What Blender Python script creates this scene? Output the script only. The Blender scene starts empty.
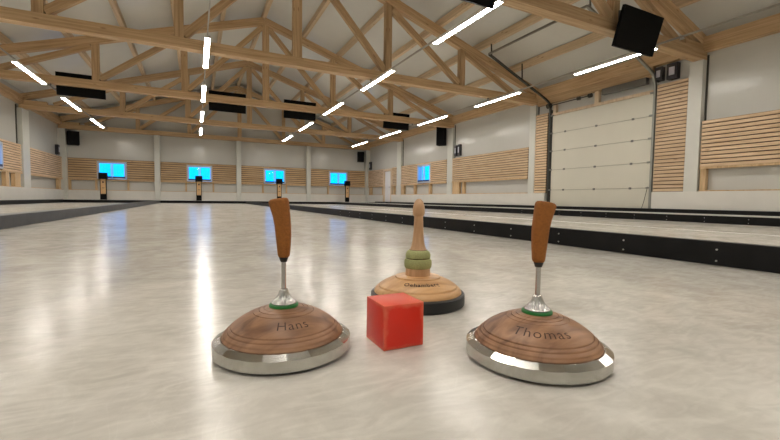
import bpy, bmesh, math, random
from mathutils import Vector, Matrix
random.seed(7)
sc = bpy.context.scene
COL = sc.collection
pi = math.pi

# ------------------------------------------------------------------ materials
def new_mat(name):
    m = bpy.data.materials.new(name); m.use_nodes = True
    nt = m.node_tree
    return m, nt, nt.nodes['Principled BSDF']

def simple(name, col, rough=.5, metal=0., spec=.5, bump=0., bscale=60., var=0.):
    m, nt, b = new_mat(name)
    b.inputs['Base Color'].default_value = (*col, 1)
    b.inputs['Roughness'].default_value = rough
    b.inputs['Metallic'].default_value = metal
    b.inputs['Specular IOR Level'].default_value = spec
    if bump or var:
        tc = nt.nodes.new('ShaderNodeTexCoord'); n = nt.nodes.new('ShaderNodeTexNoise')
        n.inputs['Scale'].default_value = bscale; n.inputs['Detail'].default_value = 5
        nt.links.new(tc.outputs['Object'], n.inputs['Vector'])
        if bump:
            bp = nt.nodes.new('ShaderNodeBump'); bp.inputs['Strength'].default_value = bump
            bp.inputs['Distance'].default_value = .002
            nt.links.new(n.outputs['Fac'], bp.inputs['Height']); nt.links.new(bp.outputs['Normal'], b.inputs['Normal'])
        if var:
            r = nt.nodes.new('ShaderNodeValToRGB')
            r.color_ramp.elements[0].position = .3; r.color_ramp.elements[1].position = .7
            r.color_ramp.elements[0].color = (*[c*(1-var) for c in col], 1)
            r.color_ramp.elements[1].color = (*[min(1, c*(1+var)) for c in col], 1)
            nt.links.new(n.outputs['Fac'], r.inputs['Fac']); nt.links.new(r.outputs['Color'], b.inputs['Base Color'])
    return m

def wood(name, a, b_, axis=0, scale=(1.2, 22, 22), rough=.55, knots=True, rand=True, space='Object', contrast=(.32, .68)):
    """grain runs along `axis` of the object's own coordinates"""
    m, nt, b = new_mat(name)
    tc = nt.nodes.new('ShaderNodeTexCoord'); mp = nt.nodes.new('ShaderNodeMapping')
    s = [scale[1], scale[1], scale[2]]; s[axis] = scale[0]
    mp.inputs['Scale'].default_value = s
    nt.links.new(tc.outputs[space], mp.inputs['Vector'])
    vec = mp.outputs['Vector']
    if rand:
        oi = nt.nodes.new('ShaderNodeObjectInfo'); ad = nt.nodes.new('ShaderNodeVectorMath'); ad.operation = 'MULTIPLY_ADD'
        cb = nt.nodes.new('ShaderNodeCombineXYZ')
        for i in range(3): nt.links.new(oi.outputs['Random'], cb.inputs[i])
        ad.inputs[1].default_value = (31, 17, 23)
        nt.links.new(cb.outputs[0], ad.inputs[0]); nt.links.new(vec, ad.inputs[2]); vec = ad.outputs[0]
    n = nt.nodes.new('ShaderNodeTexNoise'); n.inputs['Scale'].default_value = 1; n.inputs['Detail'].default_value = 6
    n.inputs['Distortion'].default_value = .6
    nt.links.new(vec, n.inputs['Vector'])
    r = nt.nodes.new('ShaderNodeValToRGB')
    r.color_ramp.elements[0].position = contrast[0]; r.color_ramp.elements[1].position = contrast[1]
    r.color_ramp.elements[0].color = (*a, 1); r.color_ramp.elements[1].color = (*b_, 1)
    nt.links.new(n.outputs['Fac'], r.inputs['Fac'])
    out = r.outputs['Color']
    if knots:
        mp2 = nt.nodes.new('ShaderNodeMapping'); s2 = [7, 7, 7]; s2[axis] = 2.2; mp2.inputs['Scale'].default_value = s2
        nt.links.new(tc.outputs[space], mp2.inputs['Vector'])
        v = nt.nodes.new('ShaderNodeTexVoronoi'); v.inputs['Scale'].default_value = 1
        nt.links.new(mp2.outputs['Vector'], v.inputs['Vector'])
        r2 = nt.nodes.new('ShaderNodeValToRGB')
        r2.color_ramp.elements[0].position = .05; r2.color_ramp.elements[0].color = (.45, .3, .2, 1)
        r2.color_ramp.elements[1].position = .14; r2.color_ramp.elements[1].color = (1, 1, 1, 1)
        nt.links.new(v.outputs['Distance'], r2.inputs['Fac'])
        mx = nt.nodes.new('ShaderNodeMix'); mx.data_type = 'RGBA'; mx.blend_type = 'MULTIPLY'; mx.inputs['Factor'].default_value = .6
        nt.links.new(out, mx.inputs['A']); nt.links.new(r2.outputs['Color'], mx.inputs['B']); out = mx.outputs['Result']
    if rand:
        hs = nt.nodes.new('ShaderNodeHueSaturation'); mr = nt.nodes.new('ShaderNodeMapRange')
        mr.inputs['To Min'].default_value = .88; mr.inputs['To Max'].default_value = 1.1
        nt.links.new(oi.outputs['Random'], mr.inputs['Value']); nt.links.new(mr.outputs['Result'], hs.inputs['Value'])
        nt.links.new(out, hs.inputs['Color']); out = hs.outputs['Color']
    nt.links.new(out, b.inputs['Base Color'])
    b.inputs['Roughness'].default_value = rough
    return m

def panel_metal(name, col, axis, rough=.38, pitch=.1, strength=.12, metal=0.):
    """coated sheet-metal sandwich panel with fine ribs repeating along `axis`"""
    m, nt, b = new_mat(name)
    tc = nt.nodes.new('ShaderNodeTexCoord'); sp = nt.nodes.new('ShaderNodeSeparateXYZ')
    nt.links.new(tc.outputs['Object'], sp.inputs[0])
    mul = nt.nodes.new('ShaderNodeMath'); mul.operation = 'MULTIPLY'; mul.inputs[1].default_value = 2*pi/pitch
    nt.links.new(sp.outputs[axis], mul.inputs[0])
    si = nt.nodes.new('ShaderNodeMath'); si.operation = 'SINE'; nt.links.new(mul.outputs[0], si.inputs[0])
    pw = nt.nodes.new('ShaderNodeMath'); pw.operation = 'ABSOLUTE'; nt.links.new(si.outputs[0], pw.inputs[0])
    n = nt.nodes.new('ShaderNodeTexNoise'); n.inputs['Scale'].default_value = 1.3; n.inputs['Detail'].default_value = 3
    nt.links.new(tc.outputs['Object'], n.inputs['Vector'])
    r = nt.nodes.new('ShaderNodeValToRGB')
    r.color_ramp.elements[0].color = (*[c*.93 for c in col], 1); r.color_ramp.elements[1].color = (*[min(1, c*1.05) for c in col], 1)
    nt.links.new(n.outputs['Fac'], r.inputs['Fac']); nt.links.new(r.outputs['Color'], b.inputs['Base Color'])
    bp = nt.nodes.new('ShaderNodeBump'); bp.inputs['Strength'].default_value = strength; bp.inputs['Distance'].default_value = .004
    nt.links.new(pw.outputs[0], bp.inputs['Height']); nt.links.new(bp.outputs['Normal'], b.inputs['Normal'])
    b.inputs['Roughness'].default_value = rough; b.inputs['Metallic'].default_value = metal
    return m

def ice_mat():
    m, nt, b = new_mat('ice_surface')
    N = nt.nodes.new; L = nt.links.new
    tc = N('ShaderNodeTexCoord')
    def noise(scale, detail, sc3=(1, 1, 1), rough=.5, dist=0.):
        mp = N('ShaderNodeMapping'); mp.inputs['Scale'].default_value = sc3; L(tc.outputs['Object'], mp.inputs['Vector'])
        n = N('ShaderNodeTexNoise'); n.inputs['Scale'].default_value = scale; n.inputs['Detail'].default_value = detail
        n.inputs['Roughness'].default_value = rough; n.inputs['Distortion'].default_value = dist
        L(mp.outputs['Vector'], n.inputs['Vector']); return n.outputs['Fac']
    big = noise(2.0, 6, (1, .75, 1), rough=.62, dist=.7); mid = noise(9, 8, rough=.65, dist=.8); fine = noise(38, 4, (.6, 1.3, 1), dist=.5); streak = noise(1, 6, (9, 26, 1), dist=2.2)
    def ramp(f, p0, p1, c0, c1):
        r = N('ShaderNodeValToRGB'); r.color_ramp.elements[0].position = p0; r.color_ramp.elements[1].position = p1
        r.color_ramp.elements[0].color = (*c0, 1); r.color_ramp.elements[1].color = (*c1, 1); L(f, r.inputs['Fac']); return r.outputs['Color']
    def mix(a, b_, f, mode='MIX'):
        x = N('ShaderNodeMix'); x.data_type = 'RGBA'; x.blend_type = mode
        if isinstance(f, float): x.inputs['Factor'].default_value = f
        else: L(f, x.inputs['Factor'])
        L(a, x.inputs['A']); L(b_, x.inputs['B']); return x.outputs['Result']
    c1 = ramp(mid, .36, .66, ICE_DARK, ICE_LIGHT)
    c2 = ramp(big, .36, .60, tuple(c*.70 for c in ICE_DARK), ICE_LIGHT)
    c3 = ramp(streak, .4, .7, tuple(c*.92 for c in ICE_DARK), ICE_LIGHT)
    c = mix(mix(c1, c2, .45), c3, .3)
    # thin frosted scrape marks
    wv = N('ShaderNodeTexVoronoi'); wv.feature = 'DISTANCE_TO_EDGE'; mp = N('ShaderNodeMapping')
    mp.inputs['Scale'].default_value = (3.2, 1.1, 1); mp.inputs['Rotation'].default_value = (0, 0, .35)
    dv = N('ShaderNodeVectorMath'); dv.operation = 'MULTIPLY_ADD'; dv.inputs[1].default_value = (.35, .35, 0)
    n3 = N('ShaderNodeTexNoise'); n3.inputs['Scale'].default_value = 3; L(tc.outputs['Object'], n3.inputs['Vector'])
    L(n3.outputs['Color'], dv.inputs[0]); L(tc.outputs['Object'], dv.inputs[2]); L(dv.outputs[0], mp.inputs['Vector']); L(mp.outputs['Vector'], wv.inputs['Vector'])
    scr = ramp(wv.outputs['Distance'], .0, .012, (1, 1, 1), (0, 0, 0))
    msk = ramp(mid, .45, .6, (0, 0, 0), (.13, .13, .13))
    sm = N('ShaderNodeMath'); sm.operation = 'MULTIPLY'; L(scr, sm.inputs[0]); L(msk, sm.inputs[1])
    wh = N('ShaderNodeRGB'); wh.outputs[0].default_value = (.86, .85, .81, 1)
    c = mix(c, wh.outputs[0], sm.outputs[0])
    L(c, b.inputs['Base Color'])
    mr = N('ShaderNodeMapRange'); mr.inputs['To Min'].default_value = .10; mr.inputs['To Max'].default_value = .26
    L(mid, mr.inputs['Value']); L(mr.outputs['Result'], b.inputs['Roughness'])
    b.inputs['IOR'].default_value = 1.33
    ad = N('ShaderNodeMath'); ad.operation = 'MULTIPLY_ADD'; ad.inputs[1].default_value = .30; L(fine, ad.inputs[0]); L(mid, ad.inputs[2])
    bp = N('ShaderNodeBump'); bp.inputs['Strength'].default_value = .27; bp.inputs['Distance'].default_value = .004
    L(ad.outputs[0], bp.inputs['Height']); L(bp.outputs['Normal'], b.inputs['Normal'])
    return m

ICE_DARK, ICE_LIGHT = (.54, .51, .455), (.77, .74, .675)
M = {}
M['ice'] = ice_mat()
M['beam'] = wood('spruce_glulam', (.45, .285, .145), (.65, .46, .265), 0, (1.0, 26, 26))
M['purlin'] = wood('spruce_lit_pale', (.55, .41, .26), (.74, .57, .38), 0, (1.0, 26, 26))  # beam spruce made paler: the bright lit undersides are put into the colour
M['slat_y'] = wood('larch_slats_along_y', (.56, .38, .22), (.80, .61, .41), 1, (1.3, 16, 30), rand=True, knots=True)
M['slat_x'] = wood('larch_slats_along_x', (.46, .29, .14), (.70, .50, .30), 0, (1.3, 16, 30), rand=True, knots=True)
M['stud'] = wood('pale_pine', (.52, .34, .17), (.70, .50, .29), 2, (1.5, 20, 20))
M['ply'] = wood('pale_ply', (.60, .45, .30), (.74, .60, .43), 2, (1.5, 14, 14), knots=False)
M['wall_x'] = panel_metal('wall_panel_ribs_x', (.62, .615, .575), 0, rough=.20)
M['wall_y'] = panel_metal('wall_panel_ribs_y', (.62, .615, .575), 1, rough=.20)
M['roof'] = panel_metal('roof_panel', (.70, .70, .66), 0, rough=.30, pitch=.08, strength=.1)
M['plinth'] = simple('white_plinth', (.72, .70, .65), .5, var=.03, bscale=3)
M['column'] = simple('white_column_cladding', (.66, .66, .61), .42, var=.03, bscale=4)
M['seam'] = simple('dark_seam', (.05, .045, .035), .6)
M['void'] = simple('dark_brown_backing', (.085, .045, .028), .8)
M['black'] = simple('black_board', (.007, .007, .0075), .5, spec=.2, var=.3, bscale=9)
M['barrier_grey'] = simple('dark_board_lit', (.055, .057, .06), .48, var=.25, bscale=7)  # lighter than the other boards: light on its face is in the colour
M['screw'] = simple('zinc_screw', (.6, .6, .58), .3, metal=1)
M['display'] = simple('black_panel', (.003, .0032, .0035), .6, spec=.12)
M['bracket'] = simple('grey_bracket', (.2, .2, .19), .4, metal=.8)
M['speaker'] = simple('speaker_black', (.006, .006, .007), .6, spec=.2, bump=.5, bscale=300)
M['track'] = simple('dark_steel', (.07, .07, .062), .42, metal=.5)
M['galv'] = simple('galvanised_steel', (.32, .32, .29), .38, metal=.8)
M['door'] = panel_metal('sectional_door_panel', (.66, .635, .54), 2, rough=.42, pitch=.11, strength=.07)
M['gasket'] = simple('door_joint', (.36, .34, .28), .6)
M['frame_white'] = simple('window_frame_white', (.62, .66, .72), .35)
M['frame_navy'] = simple('window_rail_navy', (.015, .03, .10), .4)
M['rail'] = simple('grey_rail', (.42, .40, .36), .4, metal=.4)
M['housing'] = simple('light_housing', (.75, .74, .70), .4)
M['socketbox'] = simple('dark_box', (.03, .028, .035), .45)
M['lens'] = simple('pale_lens', (.55, .55, .62), .3)
M['oak'] = simple('pole_wood', (.60, .38, .18), .5, var=.12, bscale=6)
M['conc'] = simple('white_ledge', (.62, .61, .57), .6, var=.05, bscale=5)
M['doorleaf'] = simple('pale_door_leaf', (.78, .76, .76), .4)
M['line'] = simple('white_ice_line', (.86, .85, .82), .3)

def emission(name, col, s):
    m = bpy.data.materials.new(name); m.use_nodes = True; nt = m.node_tree; nt.nodes.clear()
    o = nt.nodes.new('ShaderNodeOutputMaterial'); e = nt.nodes.new('ShaderNodeEmission')
    e.inputs[0].default_value = (*col, 1); e.inputs[1].default_value = s; nt.links.new(e.outputs[0], o.inputs[0]); return m
M['tube'] = emission('light_diffuser', (1., .945, .865), 42.)

def glass():
    m = bpy.data.materials.new('window_glass'); m.use_nodes = True; nt = m.node_tree; nt.nodes.clear()
    o = nt.nodes.new('ShaderNodeOutputMaterial'); t = nt.nodes.new('ShaderNodeBsdfTransparent'); g = nt.nodes.new('ShaderNodeBsdfGlossy')
    g.inputs['Roughness'].default_value = .03; mx = nt.nodes.new('ShaderNodeMixShader'); mx.inputs[0].default_value = .03
    nt.links.new(t.outputs[0], mx.inputs[1]); nt.links.new(g.outputs[0], mx.inputs[2]); nt.links.new(mx.outputs[0], o.inputs[0]); return m
M['glass'] = glass()

# stock materials
M['steel'] = simple('turned_steel_ring', (.56, .55, .52), .17, metal=1, var=.12, bscale=14)
M['alu'] = simple('cast_aluminium', (.66, .66, .64), .22, metal=1)
M['rod'] = simple('steel_rod', (.50, .49, .47), .25, metal=1)
M['green'] = simple('green_disc', (.012, .19, .035), .45)
M['ferrule'] = simple('black_ferrule', (.015, .012, .01), .5)
M['suede'] = simple('brown_suede', (.30, .105, .016), .8, bump=.6, bscale=220, var=.13)
M['pearwood'] = wood('dark_bell_wood', (.15, .068, .034), (.42, .225, .12), 0, (9, 38, 38), rough=.42, knots=False, contrast=(.28, .72))
M['beech'] = wood('light_bell_wood', (.46, .24, .10), (.68, .42, .20), 0, (6, 40, 40), rough=.38, knots=False, contrast=(.28, .72))
M['beech_v'] = wood('light_handle_wood', (.56, .33, .17), (.72, .46, .27), 2, (8, 60, 60), rough=.4, knots=False)
M['groove'] = simple('dark_brown_groove', (.09, .035, .015), .6)  # plain dark brown for the rings set in the turned grooves
M['ink'] = simple('burnt_lettering', (.05, .022, .012), .7)
M['rubber'] = simple('black_plate', (.012, .014, .014), .45)
M['greenband'] = simple('green_cord_wrap', (.38, .40, .17), .75, bump=.5, bscale=400, var=.15)

def red_mat():
    m, nt, b = new_mat('red_plastic_worn')
    N = nt.nodes.new; L = nt.links.new
    tc = N('ShaderNodeTexCoord')
    n = N('ShaderNodeTexNoise'); n.inputs['Scale'].default_value = 22; n.inputs['Detail'].default_value = 7; n.inputs['Roughness'].default_value = .65
    L(tc.outputs['Object'], n.inputs['Vector'])
    # wear: towards the cube's edges (object coordinates, half side .042)
    sp = N('ShaderNodeSeparateXYZ'); L(tc.outputs['Object'], sp.inputs[0])
    ab = []
    for i in range(3):
        a = N('ShaderNodeMath'); a.operation = 'ABSOLUTE'; L(sp.outputs[i], a.inputs[0]); ab.append(a.outputs[0])
    def m2(op, x, y):
        q = N('ShaderNodeMath'); q.operation = op
        for i, v in enumerate((x, y)):
            if isinstance(v, (int, float)): q.inputs[i].default_value = v
            else: L(v, q.inputs[i])
        return q.outputs[0]
    tot = m2('ADD', m2('ADD', ab[0], ab[1]), ab[2]); mx = m2('MAXIMUM', m2('MAXIMUM', ab[0], ab[1]), ab[2]); mn = m2('MINIMUM', m2('MINIMUM', ab[0], ab[1]), ab[2])
    second = m2('SUBTRACT', m2('SUBTRACT', tot, mx), mn)          # how near an edge
    w = m2('ADD', second, m2('MULTIPLY', m2('SUBTRACT', n.outputs['Fac'], .5), .03))
    r = N('ShaderNodeValToRGB'); e = r.color_ramp.elements
    e[0].position = .035; e[0].color = (0, 0, 0, 1); e[1].position = .044; e[1].color = (1, 1, 1, 1)
    L(w, r.inputs['Fac'])
    c = N('ShaderNodeMix'); c.data_type = 'RGBA'; c.inputs['A'].default_value = (.78, .026, .009, 1); c.inputs['B'].default_value = (.84, .22, .12, 1)
    # the top face is mixed paler in noisy patches
    geo = N('ShaderNodeMath'); geo.operation = 'GREATER_THAN'; geo.inputs[1].default_value = .0430; L(sp.outputs[2], geo.inputs[0])
    f = m2('MAXIMUM', m2('MULTIPLY', r.outputs['Color'], .65), m2('MULTIPLY', geo.outputs[0], m2('MULTIPLY', n.outputs['Fac'], .75)))
    L(f, c.inputs['Factor']); L(c.outputs['Result'], b.inputs['Base Color'])
    b.inputs['Roughness'].default_value = .38
    bp = N('ShaderNodeBump'); bp.inputs['Strength'].default_value = .3; bp.inputs['Distance'].default_value = .002
    L(n.outputs['Fac'], bp.inputs['Height']); L(bp.outputs['Normal'], b.inputs['Normal'])
    return m
M['red'] = red_mat()

# ------------------------------------------------------------------ mesh helpers
class MB:
    def __init__(s): s.bm = bmesh.new()
    def box(s, x0, x1, y0, y1, z0, z1):
        v = [s.bm.verts.new((x, y, z)) for x in (x0, x1) for y in (y0, y1) for z in (z0, z1)]
        for f in ((0, 1, 3, 2), (4, 6, 7, 5), (0, 4, 5, 1), (2, 3, 7, 6), (0, 2, 6, 4), (1, 5, 7, 3)):
            s.bm.faces.new([v[i] for i in f])
        return s
    def prism(s, pts, d):
        """closed polygon pts extruded by vector d"""
        a = [s.bm.verts.new(p) for p in pts]; b = [s.bm.verts.new(Vector(p)+Vector(d)) for p in pts]
        s.bm.faces.new(a); s.bm.faces.new(b[::-1]); n = len(a)
        for i in range(n): s.bm.faces.new([a[i], b[i], b[(i+1) % n], a[(i+1) % n]])
        return s
    def bar(s, p0, p1, w, h, up=(0, 0, 1)):
        p0, p1 = Vector(p0), Vector(p1); d = (p1-p0).normalized(); u = Vector(up)
        if abs(d.dot(u)) > .98: u = Vector((0, 1, 0))
        r = d.cross(u).normalized(); u = r.cross(d)
        q = [p0+r*a*w/2+u*b*h/2 for a, b in ((-1, -1), (1, -1), (1, 1), (-1, 1))]
        return s.prism(q, p1-p0)
    def tube(s, pts, r, n=10):
        pts = [Vector(p) for p in pts]; rings = []
        for i, p in enumerate(pts):
            d = (pts[min(i+1, len(pts)-1)]-pts[max(i-1, 0)]).normalized()
            a = d.cross(Vector((0, 0, 1)) if abs(d.z) < .9 else Vector((1, 0, 0))).normalized(); b = d.cross(a)
            rings.append([s.bm.verts.new(p+(a*math.cos(t)+b*math.sin(t))*r) for t in [2*pi*k/n for k in range(n)]])
        for A, B in zip(rings, rings[1:]):
            for k in range(n): s.bm.faces.new([A[k], A[(k+1) % n], B[(k+1) % n], B[k]])
        s.bm.faces.new(rings[0][::-1]); s.bm.faces.new(rings[-1]); return s
    def lathe(s, prof, n=96, flute=None):
        rings = []
        for r, z in prof:
            if r < 1e-6: rings.append([s.bm.verts.new((0, 0, z))])
            else:
                rr = [r*(1+(flute(k/n, z) if flute else 0)) for k in range(n)]
                rings.append([s.bm.verts.new((rr[k]*math.cos(2*pi*k/n), rr[k]*math.sin(2*pi*k/n), z)) for k in range(n)])
        for A, B in zip(rings, rings[1:]):
            for k in range(n):
                a = [A[k % len(A)], A[(k+1) % len(A)]] if len(A) > 1 else [A[0]]
                b = [B[(k+1) % len(B)], B[k % len(B)]] if len(B) > 1 else [B[0]]
                if len(a)+len(b) > 2: s.bm.faces.new(a+b)
        if len(rings[0]) > 1: s.bm.faces.new(rings[0][::-1])
        if len(rings[-1]) > 1: s.bm.faces.new(rings[-1])
        return s
    def build(s, name, mat, parent=None, loc=(0, 0, 0), smooth=False, bevel=0, sharp=35):
        bmesh.ops.recalc_face_normals(s.bm, faces=s.bm.faces)
        if bevel:
            bmesh.ops.bevel(s.bm, geom=list(s.bm.edges), offset=bevel, segments=2, profile=.5, affect='EDGES', clamp_overlap=True)
        if smooth:
            for f in s.bm.faces: f.smooth = True
            for e in s.bm.edges:
                if len(e.link_faces) == 2 and e.calc_face_angle(0) > math.radians(sharp): e.smooth = False
        me = bpy.data.meshes.new(name); s.bm.to_mesh(me); s.bm.free(); me.materials.append(mat)
        o = bpy.data.objects.new(name, me); COL.objects.link(o); o.location = loc
        if parent: o.parent = parent
        return o

def tag(o, label=None, cat=None, group=None, kind=None):
    if label: o['label'] = label
    if cat: o['category'] = cat
    if group: o['group'] = group
    if kind: o['kind'] = kind
    return o
def empty(name, loc, rz=0, **k):
    o = bpy.data.objects.new(name, None); COL.objects.link(o); o.location = loc; o.rotation_euler.z = rz
    o.empty_display_size = .1
    return tag(o, **k)
def copy_tree(o, parent=None):
    c = o.copy(); COL.objects.link(c)
    if parent: c.parent = parent
    for ch in list(o.children): copy_tree(ch, c)
    return c
def struct(o): o['kind'] = 'structure'; return o

def timber(name, p0, p1, w, h, parent, base, mat=None, ext=(0, 0)):
    """one straight timber; its mesh lies along its own x axis so the grain follows it. w across (y), h deep"""
    p0, p1 = Vector(p0), Vector(p1); d = (p1-p0).normalized(); p0 = p0-d*ext[0]; p1 = p1+d*ext[1]; L = (p1-p0).length
    u = Vector((0, 0, 1)) if abs(d.z) < .98 else Vector((1, 0, 0))
    if abs(d.y) > .9: side = d.cross(u).normalized()
    else: side = Vector((0, 1, 0)) if abs(d.z) < .98 or True else None
    upv = d.cross(side).normalized()
    if upv.z < 0: upv = -upv
    side = upv.cross(d).normalized()
    o = MB().box(0, L, -w/2, w/2, -h/2, h/2).build(name, mat or M['beam'], parent, bevel=.004)
    R = Matrix((d, side, upv)).transposed()
    o.rotation_euler = R.to_euler(); o.location = p0-Vector(base)
    return o

# ------------------------------------------------------------------ hall dimensions (metres)
XL, XR, YF, YB = -5.33, 9.36, 22.17, -4.3
RX = 2.01                                   # ridge / middle
def roof(x): return 5.95-.32*abs(x-RX)      # centre line of the top chords
TY = {'A': 4.61, 'B': 9.0, 'C': 13.39, 'D': 17.78, 'E': 22.02}
WX0, WX1, WY1 = XL-.06, XR+.06, YF+.06      # inner faces of the wall panels
HE = 3.92                                   # wall panels end here, hidden above the eaves

# ---- floor
struct(MB().box(WX0-.3, WX1+.3, YB-.3, WY1+.3, -.2, 0).build('floor', M['ice']))

# ---- walls with window holes
def grid_wall(name, mat, axis, c0, c1, u0, u1, z0, z1, holes):
    mb = MB(); us = sorted({u0, u1, *[h[0] for h in holes], *[h[1] for h in holes]})
    for a, b in zip(us, us[1:]):
        hs = sorted([h for h in holes if h[0] <= a+1e-6 and h[1] >= b-1e-6], key=lambda h: h[2])
        z = z0
        for h in hs:
            if h[2] > z+1e-4: (mb.box(a, b, c0, c1, z, h[2]) if axis == 'x' else mb.box(c0, c1, a, b, z, h[2]))
            z = h[3]
        if z < z1: (mb.box(a, b, c0, c1, z, z1) if axis == 'x' else mb.box(c0, c1, a, b, z, z1))
    return mb, name, mat
FWIN = [(-4.035, -2.935), (-.385, .725), (3.30, 4.415), (6.935, 8.045)]
WZ = (1.09, 1.86)
far, nm, mt = grid_wall('wall_far', M['wall_x'], 'x', WY1, WY1+.14, WX0-.14, WX1+.14, 0, 3.5, [(a, b, *WZ) for a, b in FWIN])
GZ = lambda x: roof(x)+.36
far.prism([(WX0-.14, WY1, 3.5), (WX1+.14, WY1, 3.5), (WX1+.14, WY1, GZ(WX1+.14)), (RX, WY1, GZ(RX)), (WX0-.14, WY1, GZ(WX0-.14))], (0, .14, 0))
struct(far.build(nm, mt))
RW = (14.90, 16.02, 1.09, 1.89)
rw, nm, mt = grid_wall('wall_right', M['wall_y'], 'y', WX1, WX1+.14, YB, WY1, 0, HE, [RW]); struct(rw.build(nm, mt))
LW = (14.85, 15.99, 1.10, 1.87)
lw, nm, mt = grid_wall('wall_left', M['wall_y'], 'y', WX0-.14, WX0, YB, WY1, 0, HE, [LW]); struct(lw.build(nm, mt))
bw = MB().box(WX0-.14, WX1+.14, YB-.14, YB, 0, 3.5)
bw.prism([(WX0-.14, YB, 3.5), (WX1+.14, YB, 3.5), (WX1+.14, YB, GZ(WX1+.14)), (RX, YB, GZ(RX)), (WX0-.14, YB, GZ(WX0-.14))], (0, -.14, 0))
struct(bw.build('wall_back', M['wall_x']))
# ---- ceiling: two slabs on the purlins
RZ = .30                                    # underside of the roof above the chord centre line
cl = MB()
for s, xe in ((-1, WX0-.3), (1, WX1+.3)):
    a = (RX, YB-.14, roof(RX)+RZ); b = (xe, YB-.14, roof(xe)+RZ)
    cl.prism([a, b, (xe, YB-.14, b[2]+.14), (RX, YB-.14, a[2]+.14)], (0, WY1-YB+.28, 0))
struct(cl.build('ceiling', M['roof']))

# ---- plinths (white low panels)
PZ = .54
pl = MB().box(XL, XR, 21.98, WY1, 0, PZ); struct(pl.build('baseboard_far', M['plinth']))
struct(MB().box(WX0, XL+.12, YB, 21.98, 0, PZ).build('baseboard_left', M['plinth']))
pr = MB().box(XR-.11, WX1, YB, 5.40, 0, PZ).box(XR-.11, WX1, 8.46, 18.68, 0, PZ).box(XR-.11, WX1, 19.74, 21.98, 0, PZ)
struct(pr.build('baseboard_right', M['plinth']))

# ---- windows
def window(n, axis, c, u0, u1, z0, z1, inward):
    """axis 'x': lies in a plane y=c, spans x. inward = -1/+1 along the normal"""
    base = ((u0+u1)/2, c, z0) if axis == 'x' else (c, (u0+u1)/2, z0)
    e = struct(empty('window_%d' % n, base)); h = (u1-u0)/2; H = z1-z0
    def bx(mb, a0, a1, d0, d1, q0, q1):
        d0, d1 = sorted((d0*inward, d1*inward))
        return mb.box(a0, a1, d0, d1, q0, q1) if axis == 'x' else mb.box(d0, d1, a0, a1, q0, q1)
    f = MB(); t = .045
    bx(f, -h, h, -.02, .06, H-t, H); bx(f, -h, h, -.02, .06, 0, .03); bx(f, -h, -h+t, -.02, .06, 0, H); bx(f, h-t, h, -.02, .06, 0, H)
    f.build('window_frame', M['frame_white'], e)
    for s in (-1, 1):
        a0, a1 = (-h+t, -.012) if s < 0 else (.012, h-t)
        g = MB(); w = .032
        bx(g, a0, a1, .0, .04, H-t-w, H-t); bx(g, a0, a0+w, .0, .04, .03, H-t); bx(g, a1-w, a1, .0, .04, .03, H-t)
        so = g.build('sash', M['frame_white'], e)
        q = MB(); bx(q, a0, a1, -.01, .055, .03, .105); q.build('bottom_rail', M['frame_navy'], so)
        q = MB(); bx(q, a0+w, a1-w, .012, .018, .10, H-t-w); q.build('pane', M['glass'], so)
    return e
for i, (a, b) in enumerate(FWIN): window(i+1, 'x', WY1-.085, a, b, *WZ, -1)
window(5, 'y', WX1-.085, RW[0], RW[1], RW[2], RW[3], -1)
window(6, 'y', WX0+.085, LW[0], LW[1], LW[2], LW[3], 1)

# ---- slatted cladding with studs under it
SZ0, SZ1 = 1.03, 1.98
def cladding(axis, c, u0, u1, inward, label, group, hole=None, studs=(), z0=SZ0, z1=SZ1, rail=True, pitch=.079):
    """c is the wall face; slats stand off it by .16"""
    base = ((u0+u1)/2, c, z0) if axis == 'x' else (c, (u0+u1)/2, z0); uc = (u0+u1)/2
    e = empty('slat_panel', base, label=label, cat='slatted panel', group=group)
    def bx(mb, a0, a1, d0, d1, q0, q1):
        d0, d1 = sorted((d0*inward, d1*inward))
        return mb.box(a0-uc, a1-uc, d0, d1, q0-z0, q1-z0) if axis == 'x' else mb.box(d0, d1, a0-uc, a1-uc, q0-z0, q1-z0)
    def spans(zz0, zz1):
        if hole and zz1 > hole[2]-.01 and zz0 < hole[3]+.01: return [(u0, hole[0]-.01), (hole[1]+.01, u1)]
        return [(u0, u1)]
    s = MB(); n = int(round((z1-z0)/pitch)); p = (z1-z0)/n
    g = .010 if axis == 'y' else .014
    for k in range(n):
        q0 = z0+k*p+g; q1 = z0+(k+1)*p-g
        for a, b in spans(q0, q1): bx(s, a, b, .100, .130, q0, q1)
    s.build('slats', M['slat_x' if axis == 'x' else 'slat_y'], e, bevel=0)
    b = MB(); zs = [z0, z1] if not hole else [z0, hole[2]-.01, min(hole[3]+.01, z1), z1]
    for q0, q1 in zip(zs, zs[1:]):
        if q1-q0 > .01:
            for a, bb in spans(q0+.02, q1-.02): bx(b, a, bb, .08, .095, q0, q1)
    b.build('backing_board', M['void'], e)
    if hole:
        r = MB()
        for a in (hole[0]-.035, hole[1]+.01): bx(r, a, a+.025, .0, .12, hole[2], hole[3])
        bx(r, hole[0]-.035, hole[1]+.035, .0, .125, hole[2]-.03, hole[2]-.005)
        bx(r, hole[0]-.035, hole[1]+.035, .0, .125, hole[3]+.005, hole[3]+.02)
        r.build('window_reveal', M['frame_white'], e)
    if rail:
        r = MB(); bx(r, u0, u1, .05, .138, z0-.035, z0+.005); r.build('bottom_rail', M['stud'], e)
        r = MB(); bx(r, u0, u1, .01, .135, PZ, PZ+.022); r.build('sill_board', M['stud'], e)
    for a, w in studs:
        r = MB(); bx(r, a-w/2, a+w/2, .02, .125, PZ+.022, z0-.035); r.build('stud', M['stud'], e)
    return e
GF = 'slatted timber panels between the columns'
colx = [XL+.0, -1.66, 2.01, 5.69, XR]
words = ['left of the first free column, at the far left corner', 'second bay from the left of the far wall', 'third bay from the left of the far wall', 'rightmost bay of the far wall']
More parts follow.
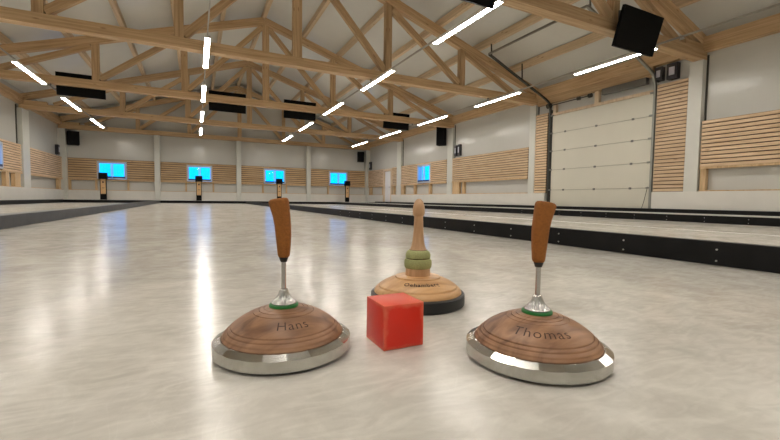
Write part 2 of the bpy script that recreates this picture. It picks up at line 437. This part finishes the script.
lab = ['slatted timber panel around the leftmost window of the far wall', 'slatted timber panel around the second window from the left of the far wall',
       'slatted timber panel around the third window from the left of the far wall', 'slatted timber panel around the rightmost window of the far wall']
for i in range(4):
    a, b = colx[i]+.12, colx[i+1]-.12
    st = [(FWIN[i][0]-.06, .08), (FWIN[i][1]+.07, .08)]
    if i == 0: st.append((a+.15, .09))
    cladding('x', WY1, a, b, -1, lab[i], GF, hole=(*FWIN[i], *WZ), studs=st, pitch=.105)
cladding('y', WX1, 18.17, 18.67, -1, 'short slatted timber panel right of the pale narrow door', GF, studs=[(18.5, .1)])
cladding('y', WX1, 19.75, 21.88, -1, 'slatted timber panel between the pale narrow door and the far right corner', GF, studs=[(19.88, .1), (21.6, .3)])
cladding('y', WX1, 13.64, 17.67, -1, 'slatted timber panel around the only window of the right wall', GF, hole=RW, studs=[(14.95, .14), (16.3, .14), (17.5, .3)])
cladding('y', WX1, 9.19, 13.23, -1, 'long slatted timber panel with no window, left of the sectional door', GF, studs=[(12.98, .45), (12.5, .1)])
cladding('y', WX1, YB+.05, 4.49, -1, 'slatted timber panel at the right edge, right of the nearest column', GF, studs=[(4.43, .10), (.0, .12)])
cladding('y', WX1, 4.78, 5.40, -1, 'tall slatted timber strip right of the sectional door', 'tall slatted strips beside the sectional door', z0=PZ+.0, z1=2.93, rail=False)
cladding('y', WX1, 8.46, 8.91, -1, 'tall slatted timber strip left of the sectional door', 'tall slatted strips beside the sectional door', z0=PZ+.0, z1=2.90, rail=False)
cladding('y', WX0, 18.16, 21.9, 1, 'slatted timber panel of the left wall nearest the far corner', GF, studs=[(21.55, .3)])
cladding('y', WX0, 13.55, 17.45, 1, 'slatted timber panel at the left edge, around the window of the left wall', GF, hole=LW, studs=[(14.95, .14), (16.3, .22), (17.1, .45)])
cladding('y', WX0, 9.1, 13.1, 1, 'slatted timber panel of the left wall just outside the left edge', GF, studs=[(12.7, .3)])

# ---- columns
GC = 'white columns along the walls'
def column(x0, x1, y0, y1, label, seam=None, top=3.215):
    cx, cy = (x0+x1)/2, (y0+y1)/2
    e = empty('column', (cx, cy, 0), label=label, cat='column', group=GC)
    MB().box(x0-cx, x1-cx, y0-cy, y1-cy, 0, top).build('shaft', M['column'], e, bevel=.006)
    if seam: MB().box(seam[0]-cx, seam[1]-cx, seam[2]-cy, seam[3]-cy, SZ1, top+.1).build('seam', M['seam'], e)
    return e
nmf = ['left', 'middle', 'right']
for i, x in enumerate(colx[1:4]):
    column(x-.115, x+.115, 21.93, WY1, 'white column of the far wall, %s one of the three between its windows' % nmf[i])
column(XL-.1, XL+.22, 21.9, WY1, 'white column in the far left corner')
column(XR-.20, WX1, 21.9, WY1, 'white column in the far right corner')
rc = [(4.51, 4.765, 9.263, 'white column of the right wall, nearest, right of the sectional door'),
      (8.93, 9.17, 9.30, 'white column of the right wall, left of the sectional door'),
      (13.25, 13.62, 9.30, 'white column of the right wall with the black loudspeaker on its left'),
      (17.69, 18.15, 9.29, 'white column of the right wall farthest back, right of the narrow door')]
for y0, y1, x, l in rc: column(x, WX1, y0, y1, l, seam=(WX1-.02, WX1, y0-.03, y0))
column(WX0, XL+.10, 17.52, 18.12, 'white column of the left wall, left of the corner', seam=(WX0, WX0+.02, 17.46, 17.52))
column(WX0, XL+.10, 13.15, 13.5, 'white column of the left wall just outside the left edge')

# ---- eaves beams and door header
struct(timber('trim_1', (XR+.02, YB, 3.52), (XR+.02, 21.9, 3.52), .2, .30, None, (0, 0, 0)))
struct(timber('trim_2', (XL-.02, YB, 3.52), (XL-.02, 21.9, 3.52), .2, .30, None, (0, 0, 0)))
struct(timber('trim_3', (XR-.01, 5.52, 3.26), (XR-.01, 8.86, 3.26), .14, .22, None, (0, 0, 0)))

# ---- trusses
def make_truss(base, ends=True):
    e = empty('roof_truss', base); Z = 3.32
    bz = base[2]
    P = lambda x, z: (x, base[1], z)
    timber('bottom_chord', P(WX0+.02, Z), P(WX1-.02, Z), .20, .20, e, base)
    for s in (-1, 1):
        xe = WX1-.03 if s > 0 else WX0+.03
        timber('top_chord', P(RX, roof(RX)-.02), P(xe, roof(xe)), .16, .22, e, base)
    xs = [RX+2.32*k for k in (-2, -1, 0, 1, 2)]; xs = [-2.42, -.27, 2.06, 4.31, 6.55]
    for x in xs:
        timber('post', P(x, Z+.10), P(x, roof(x)-.10), .13, .17 if x != 2.06 else .2, e, base)
    # braces from the top of each inner post to the foot of the next outer one
    for a, b in ((2, 3), (3, 4), (2, 1), (1, 0)):
        xa, xb = xs[a], xs[b]; s = 1 if xb > xa else -1
        timber('brace', P(xa+s*.11, roof(xa+s*.11)-.20), P(xb-s*.09, Z+.16), .11, .15, e, base)
    for s, xa in ((1, xs[4]), (-1, xs[0])):
        xb = (WX1-.95) if s > 0 else (WX0+.95)
        timber('brace', P(xa+s*.1, roof(xa)-.2), P(xb, Z+.13), .11, .14, e, base)
        xe = WX1-.15 if s > 0 else WX0+.15
        timber('heel_block', P(xe-s*.62, Z+.12), P(xe, Z+.12), .17, .16, e, base)
    return e
TL = {'A': 'glulam roof truss nearest the camera, behind the big square black panel', 'B': 'glulam roof truss second from the camera, crossing the whole width of the picture',
      'C': 'glulam roof truss third from the camera, carrying the row of black panels', 'D': 'glulam roof truss fourth from the camera, second from the far wall', 'E': 'glulam roof truss against the far wall, on the white columns'}
proto = None
for k in 'BACDE':
    b = (RX, TY[k], 3.22)
    if proto is None: proto = make_truss(b); o = proto
    else: o = copy_tree(proto); o.location = b
    tag(o, TL[k], 'roof truss', 'timber roof trusses')

# ---- purlins: one long timber each, lying on the top chords
ordn = ['leftmost', 'second from the left', 'third from the left', 'fourth from the left', 'fifth from the left', 'middle', 'fifth from the right', 'fourth from the right', 'third from the right', 'second from the right', 'rightmost']
for i, k in enumerate(range(-5, 6)):
    x = RX+1.262*k*1.0+(.03 if k else 0)
    z = roof(x)+.115+.09
    if k == 0: z = roof(RX)+.06+.09
    o = timber('roof_purlin', (x, YB, z), (x, WY1-.02, z), .11, .185, None, (0, 0, 0), M['purlin'])
    tag(o, 'long timber purlin under the roof panels, %s of eleven' % ordn[i], 'roof purlin', 'purlins running the length of the roof')

# ---- light rails and light bars
rows = [(-3.40, 'above the left edge of the picture'), (.21, 'straight above the lane with the stones'), (3.86, 'right of the middle row'), (7.50, 'nearest the right wall')]
LZ = 3.08
barp = None
starts = [(-2.3, 1.85), (.62, 1.75), (4.40, 1.72), (7.76, 1.80), (11.06, 1.86), (14.4, 1.95), (17.85, 2.0)]
rn = ['leftmost row', 'second row from the left', 'third row from the left', 'rightmost row']
pn = {0: 'behind the camera', 1: 'overhead, out of the picture', 2: 'nearest in view', 3: 'second nearest in view', 4: 'third nearest in view', 5: 'second farthest', 6: 'farthest'}
def light_bar(loc, L):
    e = empty('light_bar', loc)
    MB().box(-.045, .045, 0, L, -.001, .05).build('housing', M['housing'], e, bevel=.004)
    MB().box(-.042, .042, .015, L-.015, -.004, .012).build('diffuser', M['tube'], e)
    return e
protos = {}
for r, (x, w) in enumerate(rows):
    e = empty('light_rail', (x, YB, LZ+.05), label='thin grey rail carrying the %s of light bars' % rn[r], cat='light rail', group='rails of the light bars')
    MB().box(-.010, .010, .05, 20.6-YB, 0, .03).build('rail', M['rail'], e)
    for k in range(6):
        y = TY['A']+4.39*(k-1) if k != 5 else 19.9
        if y > 20.5: continue
        hz = 3.225 if k != 5 else 3.22
        MB().box(-.012, .012, y-YB-.015, y-YB+.015, .04, hz-LZ-.05).build('hanger', M['bracket'], e)
    for i, (y, L) in enumerate(starts):
        if L not in protos: protos[L] = light_bar((x, y, LZ), L); o = protos[L]
        else: o = copy_tree(protos[L]); o.location = (x, y, LZ)
        tag(o, 'glowing white light bar, %s, %s' % (rn[r], pn[i]), 'light bar', 'light bars in four rows')

# ---- black panels hanging at the trusses
def black_panel(loc, tilt, label, w=1.08, h=.64):
    e = empty('display_panel', loc, label=label, cat='display panel', group='black panels hanging from the trusses')
    b = MB().box(-w/2, w/2, -.03, .03, 0, h).build('panel', M['display'], e, bevel=.006)
    b.rotation_euler.x = tilt
    for s in (-1, 1):
        q = MB().box(s*.3-.02, s*.3+.02, .03, .10, h*.35, h*.75); q.bar((s*.3, .06, h*.7), (s*.3, .06, h+.02), .03, .03)
        q.build('bracket', M['bracket'], e)
    return e
pd = ['leftmost of the far row of four', 'second from the left in the far row of four', 'third from the left in the far row of four', 'rightmost of the far row of four']
for i, x in enumerate((-2.78, .92, 3.20, 6.88)):
    black_panel((x, 13.56, 2.98), .12, 'black panel behind the third truss, ' + pd[i], h=.60)
black_panel((6.87, 4.44, 2.925), .27, 'large black panel, the square-looking one near the upper right corner', w=1.07, h=.64)
black_panel((3.18, 4.44, 2.965), .27, 'black panel cut off by the top edge, near the top middle', w=1.12, h=.66)

# ---- loudspeakers and small wall boxes
def speaker(loc, rz, label, w=.42, h=.6, d=.3, dark=False):
    e = empty('loudspeaker', loc, rz, label=label, cat='loudspeaker', group='black loudspeakers high on the walls')
    MB().box(-w/2, w/2, -d/2, d/2, 0, h).build('cabinet', M['speaker'], e, bevel=.025)
    MB().box(-w/2+.03, w/2-.03, -d/2-.012, -d/2+.004, .03, h-.03).build('grille', M['display'], e, bevel=.006)
    MB().box(-.05, .05, d/2-.01, d/2+.09, h*.4, h*.6).build('wall_bracket', M['bracket'], e)
    return e
speaker((-4.86, 21.98, 2.52), .35, 'black loudspeaker in the far left corner under the roof', w=.42)
speaker((8.84, 22.0, 2.5), -.35, 'black loudspeaker in the far right corner under the roof', w=.40)
speaker((9.14, 13.84, 2.55), -1.0, 'tall black loudspeaker on the right wall left of a white column', w=.34, h=.78, d=.30)
def wall_box(loc, label, inward, w=.2, h=.36, d=.12):
    e = empty('switch_box', loc, label=label, cat='switch box', group='dark boxes beside the columns')
    x0, x1 = sorted((0, inward*d))
    MB().box(x0, x1, -w/2, w/2, 0, h).build('case', M['socketbox'], e, bevel=.008)
    a, b = sorted((inward*d, inward*(d+.012)))
    MB().box(a, b, -w/4, w/4, h*.25, h*.75).build('cover', M['lens'], e)
    MB().bar((x0+.02, 0, .01), (x0+.02, 0, -.035), .015, .015).build('conduit', M['track'], e)
    return e
wall_box((WX1, 5.12, 2.99), 'dark box with a pale front, left of the nearest white column under the roof', -1, w=.22, h=.34)
wall_box((WX1, 5.40, 3.02), 'small dark box beside the top of the right door track', -1, w=.16, h=.30)
wall_box((WX1, 12.85, 2.06), 'dark box right of the column with the tall loudspeaker', -1, w=.13, h=.44)
wall_box((WX1, 13.07, 2.06), 'pale grey striped box touching the column with the tall loudspeaker', -1, w=.12, h=.42)
wall_box((WX1, 21.72, 2.05), 'dark box on the right wall close to the far right corner', -1, w=.2, h=.46)
wall_box((WX0, 21.6, 2.04), 'dark box on the left wall close to the far left corner', 1, w=.2, h=.42)

# ---- sectional door (door_1)
DY0, DY1, DT = 5.50, 8.32, 2.78
d = struct(empty('door_1', (XR, (DY0+DY1)/2, 0)))
yc = (DY0+DY1)/2; zb = [0.0, .63, 1.215, 1.755, 2.27, DT]
for k in range(5):
    MB().box(-.02, .04, DY0-yc, DY1-yc, zb[k]+.006, zb[k+1]-.006).build('door_section', M['door'], d, bevel=.004)
for z in zb[1:-1]:
    s = MB().box(-.012, .03, DY0-yc, DY1-yc, z-.008, z+.008).build('joint', M['gasket'], d)
    for q in (0.16, .5, .84):
        y = DY0+(DY1-DY0)*q-yc
        MB().box(-.03, -.018, y-.03, y+.03, z-.025, z+.025).build('hinge', M['bracket'], s, bevel=.003)
for y, w, m_ in ((DY1+.05, .055, 'track'), (DY0-.045, .04, 'galv')):
    yy = y-yc
    pts = [(-.05, yy, .02), (-.05, yy, 2.85), (-.08, yy, 3.02), (-.16, yy, 3.17), (-.28, yy, 3.24), (-2.39, yy, 4.157)]
    t = MB()
    for a, b in zip(pts, pts[1:]): t.bar(a, b, .05, .05)
    tr = t.build('track', M[m_], d)
    MB().box(-.03, .07, yy-w/2-.02, yy+w/2+.02, 0, 2.95).build('jamb', M[m_], tr)
    for z in zb[1:]:
        s = 1 if y < yc else -1
        MB().tube([(-.06, yy+s*.02, z), (-.06, yy+s*.10, z)], .022, 10).build('roller', M['galv'], tr, smooth=True)
    for x in (-2.3, -1.2):
        z0 = 3.24+(-.28-x)*(4.157-3.24)/2.11
        MB().bar((x, yy, z0), (x+.0, yy+.02, roof(XR+x)+.12), .025, .025).build('hanger', M['track'], tr)
MB().bar((-2.39, DY0-.045-yc, 4.157), (-2.39, DY1+.05-yc, 4.157), .05, .04).build('cross_rail', M['galv'], d)
sh = MB().tube([(-.13, 7.0-yc, 3.06), (-.13, DY1+.1-yc, 3.06)], .014); sh.build('spring_shaft', M['track'], d, smooth=True)
MB().tube([(-.13, DY1+.0-yc, 3.06), (-.13, DY1+.10-yc, 3.06)], .075, 20).build('cable_drum', M['track'], d, smooth=True)
MB().tube([(-.13, 7.0-yc, 3.06), (-.13, 7.08-yc, 3.06)], .055, 16).build('bearing', M['track'], d, smooth=True)
MB().tube([(-.13, 7.34-yc, 3.06), (-.13, 7.42-yc, 3.06)], .045, 16).build('bearing', M['track'], d, smooth=True)
MB().box(-.16, -.04, DY0+.1-yc, 6.7-yc, 2.99, 3.14).build('spring_cover', M['bracket'], d, bevel=.01)
rp = MB().tube([(-.06, DY0+.02-yc, .66), (-.05, DY0+.10-yc, .3), (-.04, DY0+.18-yc, .06)], .006, 6); rp.build('pull_rope', M['track'], d)
MB().box(-.09, -.025, DY0+.10-yc, DY0+.30-yc, .01, .09).build('bottom_bracket', M['track'], d, bevel=.006)
# framing above the door
tf = MB().box(WX1-.10, WX1-.01, DY0, DY1+.05, DT+.0, DT+.07).box(WX1-.10, WX1-.01, 6.86, 6.98, DT+.07, 3.15).box(WX1-.10, WX1-.01, 8.2, 8.3, DT+.07, 3.15)
struct(tf.build('trim_4', M['ply']))

# ---- narrow door in the far right corner
d2 = struct(empty('door_2', (XR, 19.21, 0)))
MB().box(-.03, .0, -.38, .40, .03, 1.80).build('door_leaf', M['doorleaf'], d2, bevel=.004)
f = MB().box(-.10, .06, -.52, -.40, 0, 1.94).box(-.10, .06, .42, .52, 0, 1.94).box(-.10, .06, -.40, .42, 1.83, 1.94); f.build('door_frame', M['ply'], d2)
h = MB().tube([(-.03, -.30, .95), (-.08, -.30, .95), (-.08, -.18, .95)], .011); h.build('door_handle', M['galv'], d2, smooth=True)

# ---- lane barriers
def barrier(x0, x1, y0, y1, label, mat, h=.112, face=-1, screws=()):
    e = empty('lane_barrier', ((x0+x1)/2, y0, 0), label=label, cat='lane barrier', group='low dark boards bordering the lanes')
    w = (x1-x0)/2
    MB().box(-w, w, 0, y1-y0, 0, h).build('board', M[mat], e, bevel=.004)
    for y in screws:
        for z in (.022, .075):
            MB().tube([(face*w, y-y0, z), (face*(w+.004), y-y0, z)], .0042, 10).build('screw', M['screw'], e)
    return e
YE = 20.6
barrier(2.19, 2.24, .25, YE, 'black lane barrier right of the stones, running to the far wall', 'black', screws=[.52+.449*i for i in range(14)])
barrier(6.87, 6.92, .25, YE, 'black lane barrier second on the right, in front of the sectional door', 'black', screws=[1.1+.53*i for i in range(12)])
MB().box(-.03, .03, 0, YE-.25, .112, .134).build('top_cap', M['conc'], bpy.data.objects['lane_barrier.001'], bevel=.003)
barrier(XR-.19, XR-.13, .25, YE, 'black lane barrier close along the foot of the right wall', 'black', h=.165)
barrier(-1.62, -1.465, .25, YE, 'dark grey lane barrier left of the stones, running to the far wall', 'barrier_grey', face=1)
barrier(XL+.28, XL+.38, .25, YE, 'dark barrier close along the foot of the left wall', 'black', h=.125)
e = empty('end_barrier', (RX, YE, 0), label='long dark end board across all lanes in front of the far wall', cat='lane barrier')
MB().box(XL+.28-RX, XR-.13-RX, .0, .10, 0, .115).build('board', M['black'], e, bevel=.004)
struct(MB().box(XL+.12, XR-.11, YE+.1, 21.98, 0, .125).build('trim_5', M['conc']))
# white marking line in the ice of the neighbouring lane
struct(MB().box(4.79, 4.83, .3, 19.8, .0005, .0020).build('trim_6', M['line']))

# ---- lane posts at the far end
def post(loc):
    e = empty('lane_post', loc)
    MB().box(-.115, .115, -.05, .05, .0, .25).build('foot', M['display'], e, bevel=.006)
    MB().box(-.095, .095, -.035, .035, .25, .90).build('board', M['oak'], e, bevel=.004)
    for s in (-1, 1): MB().box(s*.105-.012, s*.105+.012, -.045, .045, .25, .90).build('side_edge', M['display'], e, bevel=.003)
    MB().tube([(0, -.036, .76), (0, -.05, .76)], .035, 16).build('reflector', M['ferrule'], e)
    MB().box(-.155, .155, -.09, .09, .90, 1.17).build('head_box', M['display'], e, bevel=.012)
    MB().box(-.045, .045, -.038, -.03, .50, .52).build('strap', M['ferrule'], e)
    return e
pp = None
for i, x in enumerate((-3.62, .12, 3.87, 7.60)):
    if pp is None: pp = post((x, 20.9, .125)); o = pp
    else: o = copy_tree(pp); o.location = (x, 20.9, .125)
    tag(o, 'wooden post with black head and foot, %s of the four far posts' % ['leftmost', 'second from the left', 'third from the left', 'rightmost'][i], 'lane post', 'posts behind the far ends of the lanes')

# ------------------------------------------------------------------ the three stones
def dome_z(r, R=.1155, z0=.031, hgt=.0545, ex=.78):
    return z0+hgt*max(0., 1-(r/R)**2)**ex
def text_on_dome(word, surf, r_base, th0, size, parent, name='engraved_lettering', bend=1.0, stretch=1.0, lift=.0006, fat=-.008):
    cu = bpy.data.curves.new('lettering', 'FONT'); cu.body = word; cu.size = size; cu.align_x = 'CENTER'; cu.extrude = 0
    cu.offset = size*fat; cu.space_character = 1.12; cu.resolution_u = 3
    to = bpy.data.objects.new('lettering_source', cu); COL.objects.link(to)
    dg = bpy.context.evaluated_depsgraph_get(); dg.update()
    me = bpy.data.meshes.new_from_object(to.evaluated_get(dg)); bpy.data.objects.remove(to)
    bm = bmesh.new(); bm.from_mesh(me); bmesh.ops.triangulate(bm, faces=bm.faces)
    bmesh.ops.subdivide_edges(bm, edges=[e for e in bm.edges if e.calc_length() > size*.12], cuts=2)
    for v in bm.verts:
        u, w = v.co.x*stretch, v.co.y
        th = th0+u/r_base; r = r_base-w*bend
        v.co = Vector((r*math.cos(th), r*math.sin(th), surf(r)+lift))
    bm.to_mesh(me); bm.free(); me.materials.clear(); me.materials.append(M['ink'])
    o = bpy.data.objects.new(name, me); COL.objects.link(o); o.parent = parent
    return o

def dome_profile(surf, r0, r1, grooves, base, step=.0015, gw=.0019, gd=.0021):
    rs = [r0]; r = r0
    while r > r1+step: r -= step; rs.append(r)
    for g in grooves: rs += [g-gw, g, g+gw]
    rs = sorted(set(rs), reverse=True)
    pts = list(base)
    for r in rs:
        z = surf(r)
        if any(abs(r-g) < 1e-9 for g in grooves): z -= gd
        pts.append((r, z))
    return pts
def groove_rings(surf, grooves, parent):
    for g in grooves:
        q = MB().lathe([(g+.0007, surf(g+.0007)-.0013), (g, surf(g)-.0019), (g-.0007, surf(g-.0007)-.0012)], 96)
        bmesh.ops.delete(q.bm, geom=[f for f in q.bm.faces if len(f.verts) > 6], context='FACES_ONLY')
        q.build('groove', M['groove'], parent, smooth=True)

YAW = .4578
RIGHT = Vector((math.cos(YAW), -math.sin(YAW), 0))
def swept_grip(secs, lean, depth=.0145, n=28):
    """secs: (z, offset along `lean`, half width, top tilt)"""
    mb = MB(); rings = []; fwd = Vector((-lean.y, lean.x, 0))
    for z, c, hw, tl, dp in secs:
        ring = []
        for k in range(n):
            t = 2*pi*k/n; ct, st = math.cos(t), math.sin(t)
            x = math.copysign(abs(ct)**.85, ct)*hw; y = math.copysign(abs(st)**.85, st)*dp
            p = lean*(c+x)+fwd*y; ring.append(mb.bm.verts.new((p.x, p.y, z+tl*x/hw)))
        rings.append(ring)
    for A, B in zip(rings, rings[1:]):
        for k in range(n): mb.bm.faces.new([A[k], A[(k+1) % n], B[(k+1) % n], B[k]])
    mb.bm.faces.new(rings[0][::-1]); mb.bm.faces.new(rings[-1]); return mb

def name_stone(name_word, loc, R, side, th_off, rb, size, label, rot_wood=0., stretch=1.):
    e = empty('ice_stock', loc, label=label, cat='ice stock', group='steel-ringed ice stocks with suede grips')
    # steel running ring: open-centred ring with chamfer
    ring = [(R-.014, .0004), (R-.006, .0022), (R, .0052), (R, .0236), (R, .0246), (R-.0125, .0322), (R-.0145, .0322), (R-.0165, .029), (R-.03, .028), (R-.03, .0005)]
    ring[3] = (R, .0236); ring[4] = (R, .0246)
    q = MB().lathe(ring+[ring[0]], 120)
    for v in q.bm.verts:                      # the chamfer is cut in twenty flat facets
        r = math.hypot(v.co.x, v.co.y)
        if r > R-.0140 and v.co.z > .0240:
            a = math.atan2(v.co.y, v.co.x); a = (a+pi/20) % (pi/10)-pi/20
            v.co.z = .0242+.60*(R-r*math.cos(a))
    bmesh.ops.delete(q.bm, geom=[f for f in q.bm.faces if len(f.verts) > 6], context='FACES_ONLY')
    bmesh.ops.remove_doubles(q.bm, verts=q.bm.verts, dist=1e-6)
    q.build('steel_ring', M['steel'], e, smooth=True, sharp=4.5)
    surf = lambda r: dome_z(r, R=R-.0145)
    gr = [R-.0185, R-.0250, R-.0312, .056, .0460, .0375]
    w = MB().lathe(dome_profile(surf, R-.0165, .018, gr, [(R-.034, .010), (R-.032, .0285), (R-.0150, .0325), (R-.0150, .0335)])+[(0, surf(0)-.0005)], 128)
    bell = w.build('wooden_bell', M['pearwood'], e, smooth=True, sharp=50)
    groove_rings(surf, gr, bell)
    th = math.atan2(-loc[1], -loc[0])+th_off
    text_on_dome(name_word, surf, rb, th, size, bell, stretch=stretch)
    MB().lathe([(.0, .080), (.0265, .080), (.0275, .0812), (.0275, .0865), (.0262, .088), (0, .088)], 64).build('green_disc', M['green'], e, smooth=True)
    fl = lambda u, z: .11*max(0, 1-abs(z-.098)/.013)*math.cos(2*pi*u*16)
    cn = [(.0, .0882), (.0225, .0882), (.0232, .0892), (.0228, .0905), (.0195, .0925), (.0160, .096), (.0128, .1005), (.0100, .1065), (.0085, .1125), (.0080, .1150), (.0062, .1165), (0, .1165)]
    MB().lathe(cn, 112, fl).build('flanged_socket', M['alu'], e, smooth=True, sharp=60)
    MB().lathe([(0, .116), (.0046, .116), (.0046, .175), (0, .175)], 32).build('shaft', M['rod'], e, smooth=True)
    MB().lathe([(0, .1685), (.0062, .1685), (.0070, .171), (.0088, .1765), (.0080, .180), (0, .180)], 32).build('ferrule', M['ferrule'], e, smooth=True)
    D = RIGHT*side
    secs = [(.1765, -.0002, .0070, 0, .007), (.1785, -.0003, .0100, 0, .010), (.183, -.0003, .0114, 0, .0115), (.200, -.0001, .0128, 0, .0130), (.220, .0005, .0145, 0, .014), (.238, .0015, .0152, 0, .0148),
            (.255, .0038, .0163, .0000, .0152), (.270, .0068, .0176, -.0012, .0155), (.282, .0092, .0187, -.0026, .0152), (.2860, .0100, .0180, -.0030, .0142), (.2885, .0104, .0155, -.0026, .012), (.2895, .0106, .0110, -.0018, .008)]
    swept_grip(secs, D).build('suede_grip', M['suede'], e, smooth=True, sharp=70)
    return e
name_stone('Hans', (.1492, .7618, 0), .1276, -1, .20, .083, .0240, 'dark wooden ice stock with steel ring and suede grip, left of the red cube', stretch=1.15)
name_stone('Thomas', (.5698, .5291, 0), .1282, 1, .12, .0835, .0245, 'dark wooden ice stock with steel ring and suede grip, right of the red cube', stretch=1.22)

# the light wooden stock at the back
c = (.5591, .9529, 0)
e = empty('ice_stock', c, label='light wooden ice stock with black plate and green banded handle, behind the red cube', cat='ice stock')
R = .1315
MB().lathe([(0, .0005), (R-.004, .0005), (R, .004), (R, .030), (R-.003, .033), (0, .033)], 128).build('black_plate', M['rubber'], e, smooth=True)
def surf_c(r):
    pts = [(0, .0800), (.036, .0790), (.050, .0765), (.0625, .0765), (.0650, .0735), (.0755, .0700), (.092, .0625), (.104, .0555), (.1085, .0525), (.1110, .0480), (.1165, .0455), (.1205, .0405), (.1222, .036), (.1225, .0335)]
    for (a, za), (b, zb_) in zip(pts, pts[1:]):
        if a <= r <= b: return za+(zb_-za)*(r-a)/(b-a)
    return pts[-1][1]
gr = [.0645, .1105]
w = MB().lathe(dome_profile(surf_c, .1225, .030, gr, [(.118, .0331)], gd=.0012)+[(0, .080)], 128)
bell = w.build('wooden_bell', M['beech'], e, smooth=True, sharp=50)
groove_rings(surf_c, gr, bell)
text_on_dome('Oehamberg', surf_c, .0905, math.atan2(-c[1], -c[0])+.14, .0180, bell, stretch=1.08, lift=.0011, fat=.02)
MB().lathe([(0, .077), (.0350, .077), (.0345, .1000), (0, .1000)], 64).build('neck', M['beech_v'], e, smooth=True)
MB().lathe([(0, .0995), (.0355, .0995), (.0375, .103), (.0385, .110), (.0383, .118), (.0360, .1245), (.0325, .1262), (0, .1262)], 64).build('green_band', M['greenband'], e, smooth=True)
MB().lathe([(0, .1262), (.0315, .1262), (.0345, .1285), (.0350, .136), (.0325, .1440), (.0270, .1490), (.024, .1500), (0, .1500)], 64).build('green_band', M['greenband'], e, smooth=True)
MB().lathe([(0, .1495), (.0245, .1495), (.0225, .1530), (.0195, .1600), (.0170, .1720), (.0150, .1900), (.0135, .2150), (.0125, .2380), (.0122, .2430), (.0155, .2465), (.0168, .2530), (.0170, .2600), (.0163, .2690), (.0143, .2780), (.0112, .2860), (.0070, .2910), (.003, .2930), (0, .2932)], 64).build('turned_handle', M['beech_v'], e, smooth=True)

for r, z in ((.0352, .1000), (.0328, .1263), (.0246, .1500)):
    q = MB().lathe([(0, z-.0007), (r, z-.0007), (r+.0006, z), (r, z+.0007), (0, z+.0007)], 64).build('dark_groove', M['groove'], e, smooth=True)

# ---- red cube
S = .0435
q = MB().box(-S, S, -S, S, -S, S)
o = q.build('target_cube', M['red'], None, (.3614, .7075, S+.0003), bevel=.0014, smooth=True, sharp=50)
tag(o, 'worn red plastic cube standing between the three stocks', 'target cube')

# ------------------------------------------------------------------ world, camera, colour
w = bpy.data.worlds.new('dusk'); sc.world = w; w.use_nodes = True
bg = w.node_tree.nodes['Background']; bg.inputs[0].default_value = (.0, .60, 1.9, 1); bg.inputs[1].default_value = 1.0

pitch, roll, f = .0520, .0129, 393.306
fw = Vector((math.sin(YAW)*math.cos(pitch), math.cos(YAW)*math.cos(pitch), -math.sin(pitch)))
up0 = RIGHT.cross(fw); cr, sr = math.cos(roll), math.sin(roll)
r2 = RIGHT*cr+up0*sr; u2 = up0*cr-RIGHT*sr
cam = bpy.data.cameras.new('camera'); co = bpy.data.objects.new('camera', cam); COL.objects.link(co)
mw = Matrix((r2, u2, -fw)).transposed().to_4x4(); mw.translation = Vector((0, 0, .29)); co.matrix_world = mw
cam.sensor_width = 36; cam.lens = f/780*36; cam.clip_start = .02
sc.camera = co
sc.view_settings.view_transform = 'Standard'; sc.view_settings.look = 'None'; sc.view_settings.gamma = 1
sc.view_settings.use_curve_mapping = False; sc.view_settings.exposure = .6
sc.cycles.use_denoising = True
sc.cycles.max_bounces = 8; sc.cycles.caustics_reflective = False; sc.cycles.caustics_refractive = False
sc.cycles.sample_clamp_indirect = 6
